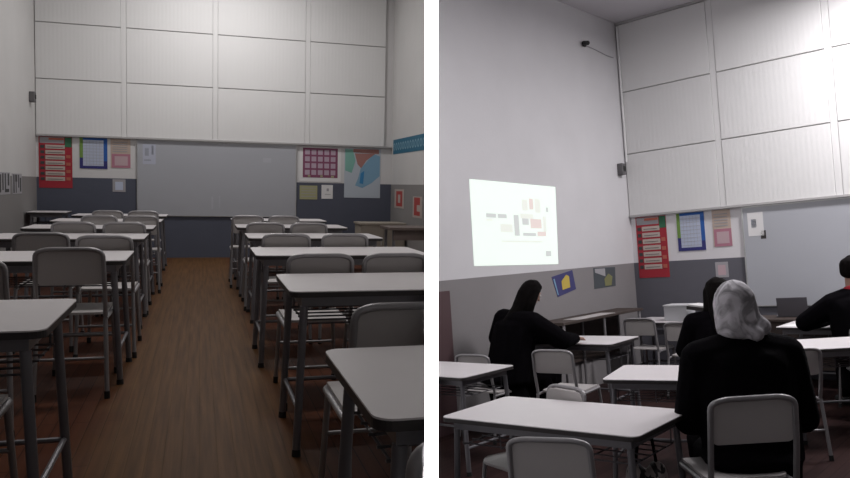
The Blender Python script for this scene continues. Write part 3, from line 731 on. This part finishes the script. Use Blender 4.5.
# ================================================================== dividing wall between the two rooms
S0, S1 = .8, 12.5
bm = bmesh.new()
def wp(d, px, z): return EYE + FWD_AX * d + RIGHT_AX * (d * (px - PX) / F) + UP_AX * z
vs = []
for z0, z1 in (((-1.9, 3.7)),):
    for z in (z0, z1):
        vs.append([bm.verts.new(wp(*q, z)) for q in ((S0, 425.0), (S0, 438.0), (S1, 438.0), (S1, 425.0))])
a, b = vs
bm.faces.new(a); bm.faces.new(b[::-1])
for i in range(4): bm.faces.new((a[i], a[(i+1) % 4], b[(i+1) % 4], b[i]))
wc = obj('wall_centre', bm, mat('bright_white_wall_end', (.88, .88, .88), .7)); wc['kind'] = 'structure'

# ------------------------------------------------------------------ cut what runs into the dividing wall
bpy.context.view_layer.update()
DEAD = []
def cut(o, n):
    """keep the side of the dividing wall that n points to"""
    if o.type != 'MESH': return
    mw = o.matrix_world
    ds = [(mw @ Vector(c) - EYE).dot(n) for c in o.bound_box]
    if min(ds) > .0015: return
    if max(ds) < .0015: DEAD.append(o); return
    bm = bmesh.new(); bm.from_mesh(o.data); bmesh.ops.transform(bm, matrix=mw, verts=bm.verts)
    g = list(bm.verts) + list(bm.edges) + list(bm.faces)
    r = bmesh.ops.bisect_plane(bm, geom=g, plane_co=EYE + n * .0015, plane_no=n, clear_inner=True)
    ed = [e for e in bm.edges if e.is_boundary]
    if not bm.verts: bm.free(); DEAD.append(o); return
    if ed:
        try: bmesh.ops.holes_fill(bm, edges=ed, sides=0)
        except Exception: pass
    bmesh.ops.transform(bm, matrix=mw.inverted(), verts=bm.verts)
    me = o.data.copy(); bm.to_mesh(me); bm.free(); o.data = me
nL = -RIGHT_AX
nR = (RIGHT_AX - FWD_AX * (13 / F)).normalized()
def is_left(o):
    r = o
    while r.parent: r = r.parent
    m = r.matrix_world.to_3x3(); z = m.col[2].normalized()
    return (z - ML.col[2].to_3d().normalized()).length < .02 if not r.name.startswith('ring_binder') else False
for o in list(COL.objects):
    if o.name == wc.name: continue
    if o.type == 'MESH':
        L_ = is_left(o)
        cut(o, nL if L_ else nR)
dead = set(DEAD)
def alive(o): return o not in dead or any(alive(c) for c in o.children)
for o in DEAD:
    if not alive(o): pass
for o in [x for x in DEAD if not any(c not in dead for c in x.children)]: bpy.data.objects.remove(o)
for o in list(COL.objects):     # drop empties that lost every part
    if o.type == 'EMPTY' and not o.children: bpy.data.objects.remove(o)

# ------------------------------------------------------------------ light
def area(name, M, loc, size, power, col=(1, 1, 1), rot_=(0, 0, 0), spread=None):
    d = bpy.data.lights.new(name, 'AREA'); d.shape = 'RECTANGLE'; d.size, d.size_y = size; d.energy = power; d.color = col
    if spread: d.spread = math.radians(spread)
    o = link(bpy.data.objects.new(name, d)); o.matrix_world = M @ Matrix.LocRotScale(Vector(loc), Euler(rot_), None); return o
area('ceiling_lamp_a', ML, (.3, 11.0, 4.75), (1.6, .3), 76, (1, .975, .97))
area('ceiling_lamp_b', ML, (.2, 5.5, 4.75), (1.6, .5), 60, (1, .97, .95))
area('ceiling_lamp_c', MR, (3.8, -1.15, 4.42), (1.8, .4), 180, (1, .97, .99))
area('ceiling_lamp_d', MR, (2.6, -4.6, 4.45), (1.6, .5), 55, (1, .97, .99))
# added light behind the viewer, whitens the end of the dividing wall
beam = area('wall_end_fill', Matrix.Identity(4), (0, 0, 0), (.004, 1.2), 3, (1, 1, 1), spread=1)
pos = EYE - FWD_AX * .35 - RIGHT_AX * (.35 * 6.5 / F)
zax = -(FWD_AX + RIGHT_AX * (6.5 / F)).normalized(); yax = UP_AX; xax = yax.cross(zax).normalized()
Mb = Matrix((xax, yax, zax)).transposed().to_4x4(); Mb.translation = pos; beam.matrix_world = Mb
w = bpy.data.worlds.new('room_air'); scene.world = w; w.use_nodes = True
w.node_tree.nodes['Background'].inputs[0].default_value = (.92, .88, .90, 1); w.node_tree.nodes['Background'].inputs[1].default_value = .10

# ------------------------------------------------------------------ camera
cd = bpy.data.cameras.new('camera'); cam = link(bpy.data.objects.new('camera', cd))
cd.sensor_fit = 'HORIZONTAL'; cd.sensor_width = 36; cd.lens = F / 850 * 36; cd.clip_start = .02; cd.clip_end = 100
Mc = Matrix((RIGHT_AX, UP_AX, -FWD_AX)).transposed().to_4x4(); Mc.translation = EYE; cam.matrix_world = Mc
scene.camera = cam
scene.view_settings.view_transform = 'Standard'; scene.view_settings.look = 'None'
scene.view_settings.exposure = 0; scene.view_settings.gamma = 1; scene.view_settings.use_curve_mapping = False
